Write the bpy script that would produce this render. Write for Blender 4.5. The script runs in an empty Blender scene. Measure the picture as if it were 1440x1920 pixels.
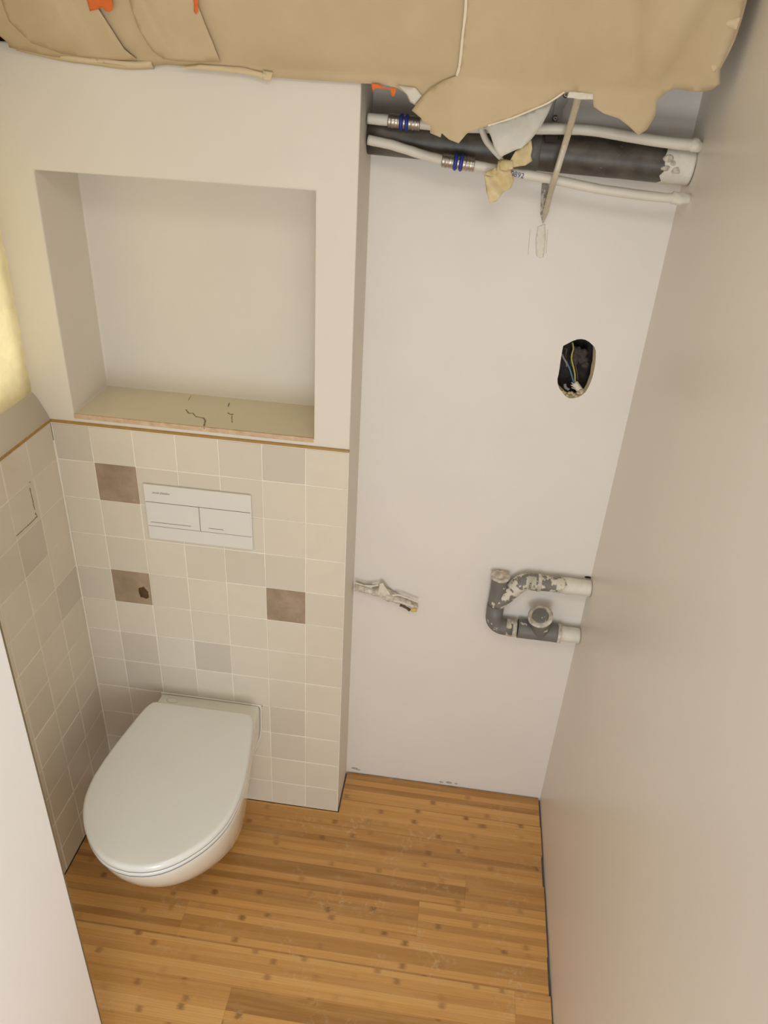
import bpy, bmesh, math, random
from mathutils import Vector, Matrix, noise
from mathutils.geometry import delaunay_2d_cdt
random.seed(7)
S = bpy.context.scene
COL = S.collection

# ------------------------------------------------------------------ camera
F_PX = 1432.76
CAM = Vector((0.3299, -1.5116, 1.9435))
RX = Vector((0.9905830, 0.1264756, 0.0524331))      # image right
RY = Vector((0.1088269, -0.4949657, -0.8620705))    # image down
RZ = Vector((-0.0830783, 0.8596586, -0.5040686))    # forward
cd = bpy.data.cameras.new('camera')
cam = bpy.data.objects.new('camera', cd)
COL.objects.link(cam)
cd.sensor_fit = 'HORIZONTAL'; cd.sensor_width = 36; cd.lens = F_PX / 1440 * 36
cd.clip_start = 0.02
M = Matrix.Identity(4)
for i in range(3):
    M[i][0] = RX[i]; M[i][1] = -RY[i]; M[i][2] = -RZ[i]; M[i][3] = CAM[i]
cam.matrix_world = M
S.camera = cam

# ------------------------------------------------------------------ light
S.view_settings.view_transform = 'Standard'
S.view_settings.look = 'None'
S.view_settings.gamma = 1
S.view_settings.use_curve_mapping = False
S.view_settings.exposure = 0.12
w = bpy.data.worlds.new('world'); S.world = w; w.use_nodes = True
bg = w.node_tree.nodes['Background']
bg.inputs[0].default_value = (0.97, 0.985, 1.0, 1); bg.inputs[1].default_value = 0.60

def area(name, loc, target, sx, sy, power, color):
    l = bpy.data.lights.new(name, 'AREA'); l.shape = 'RECTANGLE'; l.size = sx; l.size_y = sy
    l.energy = power; l.color = color
    o = bpy.data.objects.new(name, l); COL.objects.link(o)
    o.location = loc
    o.rotation_euler = (Vector(target) - Vector(loc)).to_track_quat('-Z', 'Y').to_euler()
    return o
area('hall_daylight', (0.36, -2.55, 0.98), (0.15, 0, 0.75), 0.75, 1.3, 9.5, (0.97, 0.985, 1.0))
area('hall_window', (0.55, -2.35, 0.8), (0.0, 0, 0.55), 0.5, 0.7, 8.5, (0.77, 0.90, 1.0))
area('overhead_fill', (0.45, -1.25, 2.40), (0.40, -1.25, 0), 0.45, 0.6, 5.5, (0.99, 0.985, 0.98))  # added overhead fill to brighten floor and lid, not an actual lamp
area('window_daylight', (-0.95, -0.25, 1.35), (-0.6, -0.15, 1.42), 0.5, 0.6, 2.2, (1.0, 0.95, 0.80))

def at(px, py, axis, v):
    "world point behind a pixel, on the plane where coordinate `axis` equals v"
    D = RX * ((px - 720) / F_PX) + RY * ((py - 960) / F_PX) + RZ
    return CAM + D * ((v - CAM[axis]) / D[axis])

# ------------------------------------------------------------------ materials
def srgb(r, g, b):
    f = lambda c: (c / 255 / 12.92) if c / 255 <= 0.04045 else ((c / 255 + 0.055) / 1.055) ** 2.4
    return (f(r), f(g), f(b), 1)

class NT:
    def __init__(s, m): s.t = m.node_tree; s.n = s.t.nodes; s.l = s.t.links
    def add(s, typ, **k):
        n = s.n.new(typ)
        for a, b in k.items(): setattr(n, a, b)
        return n
    def set(s, sock, v):
        if hasattr(v, 'links') or isinstance(v, bpy.types.NodeSocket): s.l.new(v, sock)
        else: sock.default_value = v
    def math(s, op, a, b=0.0, c=None):
        n = s.add('ShaderNodeMath', operation=op)
        s.set(n.inputs[0], a); s.set(n.inputs[1], b)
        if c is not None: s.set(n.inputs[2], c)
        return n.outputs[0]
    def mix(s, f, a, b, mode='MIX'):
        n = s.add('ShaderNodeMix', data_type='RGBA', blend_type=mode)
        s.set(n.inputs[0], f); s.set(n.inputs[6], a); s.set(n.inputs[7], b)
        return n.outputs[2]
    def noise(s, vec, scale, detail=3, rough=0.5):
        n = s.add('ShaderNodeTexNoise'); s.set(n.inputs['Vector'], vec)
        n.inputs['Scale'].default_value = scale; n.inputs['Detail'].default_value = detail
        n.inputs['Roughness'].default_value = rough
        return n.outputs[0]
    def ramp(s, f, p0, p1, c0=(0, 0, 0, 1), c1=(1, 1, 1, 1)):
        n = s.add('ShaderNodeValToRGB'); s.set(n.inputs[0], f)
        e = n.color_ramp.elements
        e[0].position = p0; e[0].color = c0; e[1].position = p1; e[1].color = c1
        return n.outputs[0]

def mat(name, color, rough=0.6, metal=0.0, var=0.0, var_scale=6.0, dark=None, bump=0.0, bump_scale=60.0,
        spec=0.5, splat=None, splat_pos=(0.5, 0.55), splat_scale=30.0, coat=0.0, emit=None, trans=0.0):
    m = bpy.data.materials.new(name); m.use_nodes = True
    N = NT(m); b = N.n['Principled BSDF']
    co = N.add('ShaderNodeNewGeometry').outputs['Position']
    col = color
    if var > 0:
        d = dark or tuple(c * (1 - var) for c in color[:3]) + (1,)
        col = N.mix(N.ramp(N.noise(co, var_scale, 4, 0.6), 0.35, 0.65), color, d)
    if splat:
        col = N.mix(N.ramp(N.noise(co, splat_scale, 4, 0.62), *splat_pos), col, splat)
    N.set(b.inputs['Base Color'], col)
    b.inputs['Roughness'].default_value = rough; b.inputs['Metallic'].default_value = metal
    b.inputs['Specular IOR Level'].default_value = spec
    b.inputs['Coat Weight'].default_value = coat
    if trans: b.inputs['Transmission Weight'].default_value = trans
    if emit: b.inputs['Emission Color'].default_value = emit[0]; b.inputs['Emission Strength'].default_value = emit[1]
    if bump > 0:
        bn = N.add('ShaderNodeBump'); bn.inputs['Strength'].default_value = bump
        bn.inputs['Distance'].default_value = 0.002
        N.set(bn.inputs['Height'], N.noise(co, bump_scale, 4, 0.6))
        N.set(b.inputs['Normal'], bn.outputs[0])
    return m

WHITE = mat('plaster_white', srgb(226, 218, 204), 0.55, var=0.03, var_scale=3, bump=0.12, bump_scale=90)
RECESS = mat('recess_white', srgb(231, 223, 213), 0.5, var=0.03, var_scale=4, bump=0.15, bump_scale=70)
BEIGE = mat('wall_beige', srgb(233, 225, 213), 0.34, var=0.025, var_scale=2.0, bump=0.10, bump_scale=45)
CEIL = mat('ceiling_white', srgb(225, 215, 195), 0.8)
SILLM = mat('sill_plaster', srgb(222, 211, 184), 0.45, var=0.04, var_scale=14, bump=0.1)
DOORW = mat('door_white', srgb(247, 246, 245), 0.4, var=0.01)
EDGE_SHADE = mat('door_edge_shade', srgb(120, 104, 74), 0.7)
MASON = mat('dark_masonry', srgb(52, 42, 36), 0.9, var=0.3, bump=0.4)
GROUT = mat('grout', srgb(240, 233, 217), 0.7, var=0.04, var_scale=30, bump=0.3, bump_scale=300)
BROWN = mat('bare_brown', srgb(170, 148, 124), 0.55, var=0.25, var_scale=16, dark=srgb(148, 126, 102), splat=srgb(190, 170, 150), splat_pos=(0.66, 0.74), splat_scale=40, bump=0.15)
HOLEB = mat('hole_brown', srgb(96, 68, 34), 0.8, var=0.4, var_scale=80, bump=0.5)
GOLD = mat('trim_gold', srgb(176, 138, 74), 0.5, metal=0.15, var=0.12, var_scale=60, bump=0.2, bump_scale=300)
RAWBOARD = mat('raw_board', srgb(196, 162, 128), 0.75, var=0.15, var_scale=50, dark=srgb(214, 192, 160), bump=0.2, bump_scale=200)
CERAMIC = mat('ceramic', srgb(232, 229, 216), 0.12, coat=0.3)
LIDM = mat('lid_plastic', srgb(232, 232, 226), 0.15, coat=0.15)
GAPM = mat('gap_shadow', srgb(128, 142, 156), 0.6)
PLATE = mat('plate_white', srgb(226, 221, 212), 0.35)
LINE = mat('line_grey', srgb(70, 66, 60), 0.7)
BLACKP = mat('waste_pipe_black', srgb(66, 60, 54), 0.42, var=0.25, var_scale=25, dark=srgb(96, 88, 76), splat=srgb(150, 140, 122), splat_pos=(0.68, 0.76), splat_scale=60, bump=0.1)
BLACKP2 = mat('waste_pipe_sleeve', srgb(100, 98, 90), 0.45, var=0.2, var_scale=40)
PAINTP = mat('painted_pipe', srgb(228, 221, 205), 0.5, var=0.08, var_scale=40, bump=0.4, bump_scale=120)
PIPEW = mat('white_pipe', srgb(222, 215, 200), 0.4, var=0.05, var_scale=30, bump=0.1)
PLASTERL = mat('plaster_lump', srgb(226, 216, 200), 0.8, var=0.25, var_scale=60, dark=srgb(170, 158, 142), bump=1.0, bump_scale=140)
STEEL = mat('fitting_steel', srgb(190, 182, 168), 0.3, metal=0.85, var=0.2, var_scale=90, bump=0.2, bump_scale=200)
BRKT = mat('bracket_steel', srgb(168, 166, 158), 0.45, metal=0.3, splat=srgb(200, 198, 190), splat_pos=(0.62, 0.68), splat_scale=50)
BLUE = mat('ring_blue', srgb(40, 62, 150), 0.4)
REDL = mat('red_print', srgb(196, 92, 70), 0.6)
BLUEL = mat('blue_print', srgb(60, 80, 130), 0.6)
GREENL = mat('green_print', srgb(70, 130, 90), 0.6)
GREYP = mat('pvc_grey', srgb(120, 116, 110), 0.5, var=0.15, var_scale=30, splat=srgb(214, 204, 188), splat_pos=(0.64, 0.67), splat_scale=34, bump=0.35, bump_scale=90)
GREYP2 = mat('pvc_grey_splashed', srgb(128, 122, 114), 0.5, var=0.15, var_scale=30, splat=srgb(216, 207, 190), splat_pos=(0.47, 0.52), splat_scale=44, bump=0.6, bump_scale=90)
STICKER = mat('sticker', srgb(196, 190, 166), 0.6, var=0.2, var_scale=80)
PAPER = mat('kraft_paper', srgb(203, 182, 146), 0.75, var=0.035, var_scale=7, dark=srgb(194, 172, 134), bump=0.08, bump_scale=40)
PAPERE = mat('paper_torn_edge', srgb(232, 216, 188), 0.8)
TAPEW = mat('white_tape', srgb(214, 194, 156), 0.7)
ORANGE = mat('orange_tape', srgb(226, 112, 44), 0.6, var=0.12, var_scale=50)
YTAPE = mat('cream_tape', srgb(226, 206, 160), 0.6, var=0.12, var_scale=30, dark=srgb(206, 184, 130))
BLACKIN = mat('box_black', srgb(42, 38, 36), 0.8, var=0.3, var_scale=60, dark=srgb(66, 58, 52), bump=0.6, bump_scale=120)
PLUG = mat('dusty_black', srgb(78, 70, 64), 0.8, var=0.4, var_scale=120, bump=0.8, bump_scale=200)
WBLUE = mat('wire_blue', srgb(78, 120, 156), 0.45)
WYG = mat('wire_yellow_green', srgb(164, 160, 76), 0.45)
WGREY = mat('wire_grey', srgb(132, 130, 124), 0.5)
WBROWN = mat('wire_brown', srgb(84, 64, 52), 0.5)
RIMP = mat('rim_plaster', srgb(206, 188, 152), 0.85, var=0.2, var_scale=80, bump=0.8, bump_scale=150)
CRACKM = mat('crack_dark', srgb(142, 132, 104), 0.9, var=0.3, var_scale=90)
CONC = mat('subfloor_grey', srgb(120, 116, 110), 0.9, var=0.3, var_scale=60, bump=0.6)
FOAM = mat('foam_white', srgb(226, 220, 200), 0.8, var=0.08, var_scale=80, bump=0.6, bump_scale=150)
YEND = mat('yellow_end', srgb(216, 186, 104), 0.6)

def strip_mat():
    m = mat('clear_plastic_strip', srgb(196, 184, 160), 0.3, var=0.15, var_scale=60)
    return m
CLEARSTRIP = strip_mat()

def thin_sheet(name, color, trans, rough=0.6, var=0.1):
    m = bpy.data.materials.new(name); m.use_nodes = True
    N = NT(m); b = N.n['Principled BSDF']; out = N.n['Material Output']
    co = N.add('ShaderNodeNewGeometry').outputs['Position']
    c = N.mix(N.ramp(N.noise(co, 30, 4, 0.6), 0.35, 0.65), color, tuple(v * (1 - var) for v in color[:3]) + (1,))
    N.set(b.inputs['Base Color'], c); b.inputs['Roughness'].default_value = rough
    t = N.add('ShaderNodeBsdfTranslucent'); N.set(t.inputs[0], c)
    mx = N.add('ShaderNodeMixShader'); mx.inputs[0].default_value = trans
    N.l.new(b.outputs[0], mx.inputs[1]); N.l.new(t.outputs[0], mx.inputs[2])
    N.l.new(mx.outputs[0], out.inputs[0])
    return m
FILM = thin_sheet('masking_film', srgb(248, 243, 230), 0.3, 0.4)
YSHEET = thin_sheet('yellow_paper', srgb(246, 232, 186), 0.6, 0.6, 0.10)

def tile_mat():
    m = bpy.data.materials.new('glazed_tile'); m.use_nodes = True
    N = NT(m); b = N.n['Principled BSDF']
    co = N.add('ShaderNodeNewGeometry').outputs['Position']
    a = N.add('ShaderNodeAttribute', attribute_name='tone').outputs['Fac']
    c = N.mix(a, srgb(223, 213, 194), srgb(203, 193, 177))
    c = N.mix(N.math('MULTIPLY', N.ramp(N.noise(co, 18, 4, 0.6), 0.45, 0.7), 0.35), c, srgb(212, 203, 186))
    N.set(b.inputs['Base Color'], c)
    b.inputs['Roughness'].default_value = 0.22
    bn = N.add('ShaderNodeBump'); bn.inputs['Strength'].default_value = 0.25; bn.inputs['Distance'].default_value = 0.003
    N.set(bn.inputs['Height'], N.noise(co, 16, 2, 0.5)); N.set(b.inputs['Normal'], bn.outputs[0])
    return m
TILE = tile_mat()

STRIP = 0.0194
def floor_mat():
    m = bpy.data.materials.new('bamboo_parquet'); m.use_nodes = True
    N = NT(m); b = N.n['Principled BSDF']
    co = N.add('ShaderNodeNewGeometry').outputs['Position']
    sp = N.add('ShaderNodeSeparateXYZ'); N.set(sp.inputs[0], co)
    tone = N.add('ShaderNodeAttribute', attribute_name='tone').outputs['Fac']
    x, y = sp.outputs[0], sp.outputs[1]
    sid = N.math('FLOOR', N.math('DIVIDE', N.math('ADD', y, 5 * 0.097 + 0.047), STRIP))
    frac = N.math('FRACT', N.math('DIVIDE', N.math('ADD', y, 5 * 0.097 + 0.047), STRIP))
    key = N.math('ADD', sid, N.math('MULTIPLY', tone, 37.13))
    def rnd(k):
        n = N.add('ShaderNodeTexWhiteNoise', noise_dimensions='1D'); N.set(n.inputs['W'], N.math('ADD', key, k)); return n.outputs[0]
    r1, r2, r3, r4 = rnd(0.17), rnd(3.7), rnd(8.1), rnd(15.3)
    # base tone
    tt = N.math('ADD', N.math('MULTIPLY', tone, 0.35), N.math('MULTIPLY', r1, 0.65))
    n_ = N.add('ShaderNodeValToRGB'); N.set(n_.inputs[0], tt)
    e = n_.color_ramp.elements
    e[0].position = 0.05; e[0].color = srgb(162, 116, 60)
    e[1].position = 0.95; e[1].color = srgb(226, 176, 106)
    k = e.new(0.28); k.color = srgb(194, 142, 78)
    k = e.new(0.6); k.color = srgb(214, 160, 90)
    col = n_.outputs[0]
    # fibres along x
    cv = N.add('ShaderNodeCombineXYZ'); N.set(cv.inputs[0], N.math('MULTIPLY', x, 6.0)); N.set(cv.inputs[1], N.math('MULTIPLY', y, 420.0)); N.set(cv.inputs[2], key)
    fib = N.noise(cv.outputs[0], 1.0, 4, 0.65)
    col = N.mix(N.math('MULTIPLY', N.ramp(fib, 0.4, 0.75), 0.32), col, srgb(140, 92, 46))
    cv2 = N.add('ShaderNodeCombineXYZ'); N.set(cv2.inputs[0], N.math('MULTIPLY', x, 5.0)); N.set(cv2.inputs[1], N.math('MULTIPLY', y, 60.0))
    col = N.mix(N.math('MULTIPLY', N.ramp(N.noise(cv2.outputs[0], 1.0, 3), 0.45, 0.7), 0.35), col, srgb(216, 170, 112))
    # bamboo nodes
    for L, rr, r_str in ((0.31, r2, r4), (0.43, r3, r1)):
        u = N.math('FRACT', N.math('ADD', N.math('DIVIDE', x, L), rr))
        wob = N.math('MULTIPLY', N.math('SUBTRACT', N.noise(co, 120, 3), 0.5), 0.014)
        dist = N.math('ABSOLUTE', N.math('ADD', N.math('MULTIPLY', N.math('SUBTRACT', u, 0.5), L), wob))
        mk = N.ramp(dist, 0.002, 0.0125, (1, 1, 1, 1), (0, 0, 0, 1))
        vm = N.ramp(N.math('ABSOLUTE', N.math('SUBTRACT', frac, N.math('ADD', 0.35, N.math('MULTIPLY', r_str, 0.3)))), 0.26, 0.52, (1, 1, 1, 1), (0, 0, 0, 1))
        st = N.math('MULTIPLY', N.math('MULTIPLY', mk, vm), N.math('POWER', r_str, 2.0))
        col = N.mix(N.math('MULTIPLY', st, 0.68), col, srgb(98, 56, 22))
    # strip seam
    seam = N.ramp(N.math('ABSOLUTE', N.math('SUBTRACT', frac, 0.5)), 0.475, 0.5)
    col = N.mix(N.math('MULTIPLY', seam, 0.2), col, srgb(100, 60, 26))
    # plaster dust smears
    d1 = N.math('MULTIPLY', N.ramp(N.noise(co, 9, 2), 0.52, 0.7), N.ramp(N.noise(co, 60, 5, 0.7), 0.5, 0.72))
    col = N.mix(N.math('MULTIPLY', d1, 0.75), col, srgb(214, 190, 158))
    N.set(b.inputs['Base Color'], col)
    b.inputs['Roughness'].default_value = 0.36
    return m
FLOOR = floor_mat()

# ------------------------------------------------------------------ mesh helpers
def link(name, bm, mats, parent=None, smooth=False, loc=None):
    me = bpy.data.meshes.new(name)
    bmesh.ops.recalc_face_normals(bm, faces=bm.faces[:])
    if smooth:
        for f in bm.faces: f.smooth = True
    bm.to_mesh(me); bm.free()
    if not isinstance(mats, (list, tuple)): mats = [mats]
    for m in mats: me.materials.append(m)
    o = bpy.data.objects.new(name, me); COL.objects.link(o)
    if parent:
        o.parent = parent
        if parent.type == 'EMPTY' or parent.location.length:
            o.matrix_parent_inverse = Matrix.Translation(-parent.location)
    return o
def tag(o, label, cat, group=None):
    o['label'] = label; o['category'] = cat
    if group: o['group'] = group
    return o
def struct(name, bm, mats, parent=None, smooth=False):
    o = link(name, bm, mats, parent, smooth)
    if parent is None: o['kind'] = 'structure'
    return o
def empty(name, loc, label, cat, group=None):
    o = bpy.data.objects.new(name, None); COL.objects.link(o); o.location = loc; o.empty_display_size = 0.02
    return tag(o, label, cat, group)
def box(bm, x0, x1, y0, y1, z0, z1, mi=0):
    vs = [bm.verts.new(p) for p in ((x0, y0, z0), (x1, y0, z0), (x1, y1, z0), (x0, y1, z0), (x0, y0, z1), (x1, y0, z1), (x1, y1, z1), (x0, y1, z1))]
    fs = [bm.faces.new([vs[i] for i in f]) for f in ((0, 3, 2, 1), (4, 5, 6, 7), (0, 1, 5, 4), (1, 2, 6, 5), (2, 3, 7, 6), (3, 0, 4, 7))]
    for f in fs: f.material_index = mi
    return fs
def bevel(o, wd, seg=2, ang=0.6):
    m = o.modifiers.new('bevel', 'BEVEL'); m.width = wd; m.segments = seg; m.limit_method = 'ANGLE'; m.angle_limit = ang
    return o
def smooth_path(pts, n=8):
    pts = [Vector(p) for p in pts]
    if len(pts) < 3: return pts
    out = []
    P = [pts[0] * 2 - pts[1]] + pts + [pts[-1] * 2 - pts[-2]]
    for i in range(1, len(P) - 2):
        a, b, c, d = P[i - 1:i + 3]
        for k in range(n):
            t = k / n
            out.append(0.5 * ((2 * b) + (c - a) * t + (2 * a - 5 * b + 4 * c - d) * t * t + (3 * b - a - 3 * c + d) * t ** 3))
    out.append(pts[-1]); return out
def tube(bm, pts, r, seg=20, cap=True, wob=0.0, wsc=80.0, hollow=0.0, mi=0):
    pts = [Vector(p) for p in pts]; n = len(pts)
    rs = r if isinstance(r, (list, tuple)) else [r] * n
    t0 = (pts[1] - pts[0]).normalized()
    ref = Vector((0, 0, 1)) if abs(t0.z) < 0.9 else Vector((0, 1, 0))
    u = t0.cross(ref).normalized(); rings = []
    for i, p in enumerate(pts):
        t = (pts[min(i + 1, n - 1)] - pts[max(i - 1, 0)]).normalized()
        u = (u - t * u.dot(t)).normalized(); v = t.cross(u)
        ring = []
        for k in range(seg):
            a = 2 * math.pi * k / seg
            d = u * math.cos(a) + v * math.sin(a)
            q = p + d * rs[i]
            if wob: q = q + d * (noise.noise(q * wsc) * wob)
            ring.append(bm.verts.new(q))
        rings.append(ring)
    for a, b in zip(rings, rings[1:]):
        for k in range(seg):
            f = bm.faces.new((a[k], a[(k + 1) % seg], b[(k + 1) % seg], b[k])); f.material_index = mi; f.smooth = True
    if cap:
        for ring in (rings[0], rings[-1]):
            f = bm.faces.new(ring); f.material_index = mi
    return rings
def cap_smooth(o):
    for p in o.data.polygons:
        if len(p.vertices) > 4: p.use_smooth = False
def lump(bm, c, rx, ry, rz, amp=0.3, sc=60, sub=3, seed=0):
    r = bmesh.ops.create_icosphere(bm, subdivisions=sub, radius=1)
    c = Vector(c)
    for v in r['verts']:
        d = v.co.copy(); q = Vector((d.x * rx, d.y * ry, d.z * rz)) + c
        k = 1 + amp * (noise.noise(q * sc + Vector((seed, 0, 0))) + 0.5 * noise.noise(q * sc * 2.3))
        v.co = c + Vector((d.x * rx, d.y * ry, d.z * rz)) * k
def ribbon(bm, pts, width, nrm, wv=0.0, lift=0.0, mi=0):
    nrm = Vector(nrm); prev = None
    pts = [Vector(p) for p in pts]
    for i, p in enumerate(pts):
        t = (pts[min(i + 1, len(pts) - 1)] - pts[max(i - 1, 0)]).normalized()
        s = t.cross(nrm).normalized() * (width * (1 + wv * random.uniform(-1, 1)) / 2)
        cur = (bm.verts.new(p + s + nrm * lift), bm.verts.new(p - s + nrm * lift))
        if prev:
            f = bm.faces.new((prev[0], prev[1], cur[1], cur[0])); f.material_index = mi
        prev = cur
def solid(o, th, off=0.0):
    m = o.modifiers.new('thickness', 'SOLIDIFY'); m.thickness = th; m.offset = off; return o
def plane_patch(outline, step, fn, holes=()):
    "fill a 2D outline with an even triangle grid; fn maps (u, v) to a 3D point"
    pts = [Vector(p) for p in outline]
    # resample the outline
    res = []
    for i, p in enumerate(pts):
        q = pts[(i + 1) % len(pts)]; k = max(1, int((q - p).length / step))
        for j in range(k): res.append(p.lerp(q, j / k))
    n = len(res); edges = [(i, (i + 1) % n) for i in range(n)]
    x0 = min(p.x for p in res); x1 = max(p.x for p in res); y0 = min(p.y for p in res); y1 = max(p.y for p in res)
    def inside(p):
        c = False
        for i in range(n):
            a, b = res[i], res[(i + 1) % n]
            if (a.y > p.y) != (b.y > p.y) and p.x < (b.x - a.x) * (p.y - a.y) / (b.y - a.y) + a.x: c = not c
        return c
    allp = list(res); j = 0; y = y0 + step / 2
    while y < y1:
        x = x0 + (step / 2 if j % 2 else 0)
        while x < x1:
            p = Vector((x, y))
            if inside(p) and min((p - q).length_squared for q in res) > (step * 0.45) ** 2: allp.append(p)
            x += step
        y += step * 0.87; j += 1
    vs, es, fs, *_ = delaunay_2d_cdt(allp, edges, [], 1, 1e-6)
    bm = bmesh.new(); bv = [bm.verts.new(fn(p.x, p.y)) for p in vs]
    for f in fs:
        try: bm.faces.new([bv[i] for i in f]).smooth = True
        except ValueError: pass
    return bm

# ------------------------------------------------------------------ room dimensions
XL, XR, XB, YB = -0.596, 0.711, 0.0985, 0.157
ZT = 1.200                                     # top of the tiles
ZC = 2.45

# floor: bamboo planks
bm = bmesh.new(); lay = bm.faces.layers.float.new('tone')
rows = []
yy = 0.153
edges_y = [0.153]
y = 0.048
while y > -2.6: edges_y.append(y); y -= 0.0975
fixed = {4: [0.368], 5: [-0.24 + 0.0], 1: [0.6], 2: [-0.35], 3: [0.49], 6: [0.62]}
for r in range(len(edges_y) - 1):
    ya, yb = edges_y[r], edges_y[r + 1]
    xs = [-0.594]
    xs += sorted(fixed.get(r, [random.uniform(-0.5, 0.6)]))
    xs += [0.7055 + 0.002 * math.sin(r * 2.3)]
    if r < 1: xs = [XB + 0.004, xs[-1]]
    if r == 1: xs = [XB + 0.004, xs[-1]]
    for a, b in zip(xs, xs[1:]):
        g = 0.00012
        # row 1 straddles the boxed wall: keep only its recess part behind y = 0
        segs = [(a, b, yb, ya)]
        if r == 1: segs = [(XB + 0.004, b, yb, ya), (-0.594, XB + 0.004, yb, -0.001)]
        tone = random.random()
        for (p, q, s0, s1) in segs:
            if s1 - s0 < 0.003: continue
            fs = box(bm, p + g, q - g, s0 + g, s1 - g, -0.012, 0)
            for f in fs: f[lay] = tone
fl = struct('floor', bm, FLOOR)
bm = bmesh.new(); box(bm, -0.75, 0.8, -2.6, 0.25, -0.08, -0.0125)
struct('subfloor', bm, CONC, fl)

# right wall
bm = bmesh.new(); box(bm, XR, XR + 0.1, -2.6, 0.3, -0.08, ZC)
struct('wall_right', bm, BEIGE)
# ceiling
bm = bmesh.new(); box(bm, -0.75, 0.85, -2.6, 0.35, ZC, ZC + 0.08)
struct('ceiling', bm, CEIL)

# recess back wall with its irregular electrical opening
def hp(pts, ox, oy, s, axis, v): return [at(ox + x * s, oy + y * s, axis, v) for x, y in pts]
hole = hp([(400, 425), (480, 385), (600, 322), (690, 292), (770, 284), (860, 300), (940, 345), (1005, 405), (1050, 450), (1078, 540), (1076, 650), (1070, 760), (1055, 860),
           (1035, 960), (1010, 1060), (975, 1170), (925, 1280), (860, 1390), (790, 1450), (700, 1498), (600, 1520), (520, 1515), (450, 1475), (380, 1390), (318, 1310), (282, 1210),
           (280, 1110), (305, 1000), (325, 880), (340, 760), (360, 640), (380, 520)], 1020, 610, 130 / 1440, 1, YB)
def wall_with_hole(name, x0, x1, z0, z1, yf, yb, loop, mats, jag=0.0):
    bm = bmesh.new()
    outer = [bm.verts.new((x, yf, z)) for x, z in ((x0, z0), (x1, z0), (x1, z1), (x0, z1))]
    inner = [bm.verts.new((p.x, yf, p.z)) for p in loop]
    es = [bm.edges.new((outer[i], outer[(i + 1) % 4])) for i in range(4)]
    ie = [bm.edges.new((inner[i], inner[(i + 1) % len(inner)])) for i in range(len(inner))]
    bmesh.ops.triangle_fill(bm, use_beauty=True, edges=es + ie)
    for f in list(bm.faces):
        c = f.calc_center_median()
        # drop triangles inside the opening
        n = len(loop); ins = False
        for i in range(n):
            a, b = loop[i], loop[(i + 1) % n]
            if (a.z > c.z) != (b.z > c.z) and c.x < (b.x - a.x) * (c.z - a.z) / (b.z - a.z) + a.x: ins = not ins
        if ins: bm.faces.remove(f)
    back = []
    cx = sum(p.x for p in loop) / len(loop); cz = sum(p.z for p in loop) / len(loop)
    hx = max(p.x for p in loop) - cx; hz = cz - min(p.z for p in loop)
    for v in inner:      # broken-out rim: slopes inwards on the right and at the foot
        fx = max(0.0, (v.co.x - cx) / hx); fz = max(0.0, (cz - v.co.z) / hz)
        back.append(bm.verts.new((v.co.x - 0.0050 * fx ** 2 + jag * random.uniform(-1, 1), yb, v.co.z + 0.008 * fz ** 2.5 + jag * random.uniform(-1, 1))))
    for i in range(len(inner)):
        j = (i + 1) % len(inner)
        f = bm.faces.new((inner[i], inner[j], back[j], back[i])); f.material_index = 1
    ob = [bm.verts.new((x, yb, z)) for x, z in ((x0, z0), (x1, z0), (x1, z1), (x0, z1))]
    for i in range(4):
        j = (i + 1) % 4; bm.faces.new((outer[j], outer[i], ob[i], ob[j]))
    return bm
wb = struct('wall_back', wall_with_hole('wall_back', XB, XR, -0.02, ZC, YB, YB + 0.014, hole, None, 0.0008), [RECESS, RIMP])
bm = bmesh.new()
for x0, x1, z0, z1 in ((XB, 0.52, -0.02, ZC), (0.635, XR, -0.02, ZC), (0.52, 0.635, -0.02, 1.28), (0.52, 0.635, 1.49, ZC)):
    box(bm, x0, x1, YB + 0.0145, YB + 0.09, z0, z1)
struct('masonry', bm, MASON, wb)

# boxed-in wall with the niche (hollow behind its board)
NX0, NX1, NZ0, NZ1, ND = -0.537, 0.018, 1.222, 1.733, 0.185
YP = 0.002
bm = bmesh.new()
def ringface(bm, outer, inner, y):
    o = [bm.verts.new((x, y, z)) for x, z in outer]; i_ = [bm.verts.new((x, y, z)) for x, z in inner]
    for k in range(len(o)):
        j = (k + 1) % len(o); bm.faces.new((o[k], o[j], i_[j], i_[k]))
    return o, i_
ou, inn = ringface(bm, [(XL - 0.04, ZT), (XB, ZT), (XB, 1.945), (XL - 0.04, 1.945)], [(NX0, NZ0), (NX1, NZ0), (NX1, NZ1), (NX0, NZ1)], YP)
bk = [bm.verts.new((x, ND, z)) for x, z in ((NX0 - 0.004, NZ0), (NX1, NZ0), (NX1, NZ1), (NX0 - 0.004, NZ1))]
for k in range(4):
    j = (k + 1) % 4; f = bm.faces.new((inn[k], inn[j], bk[j], bk[k]))
bm.faces.new(bk)
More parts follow.
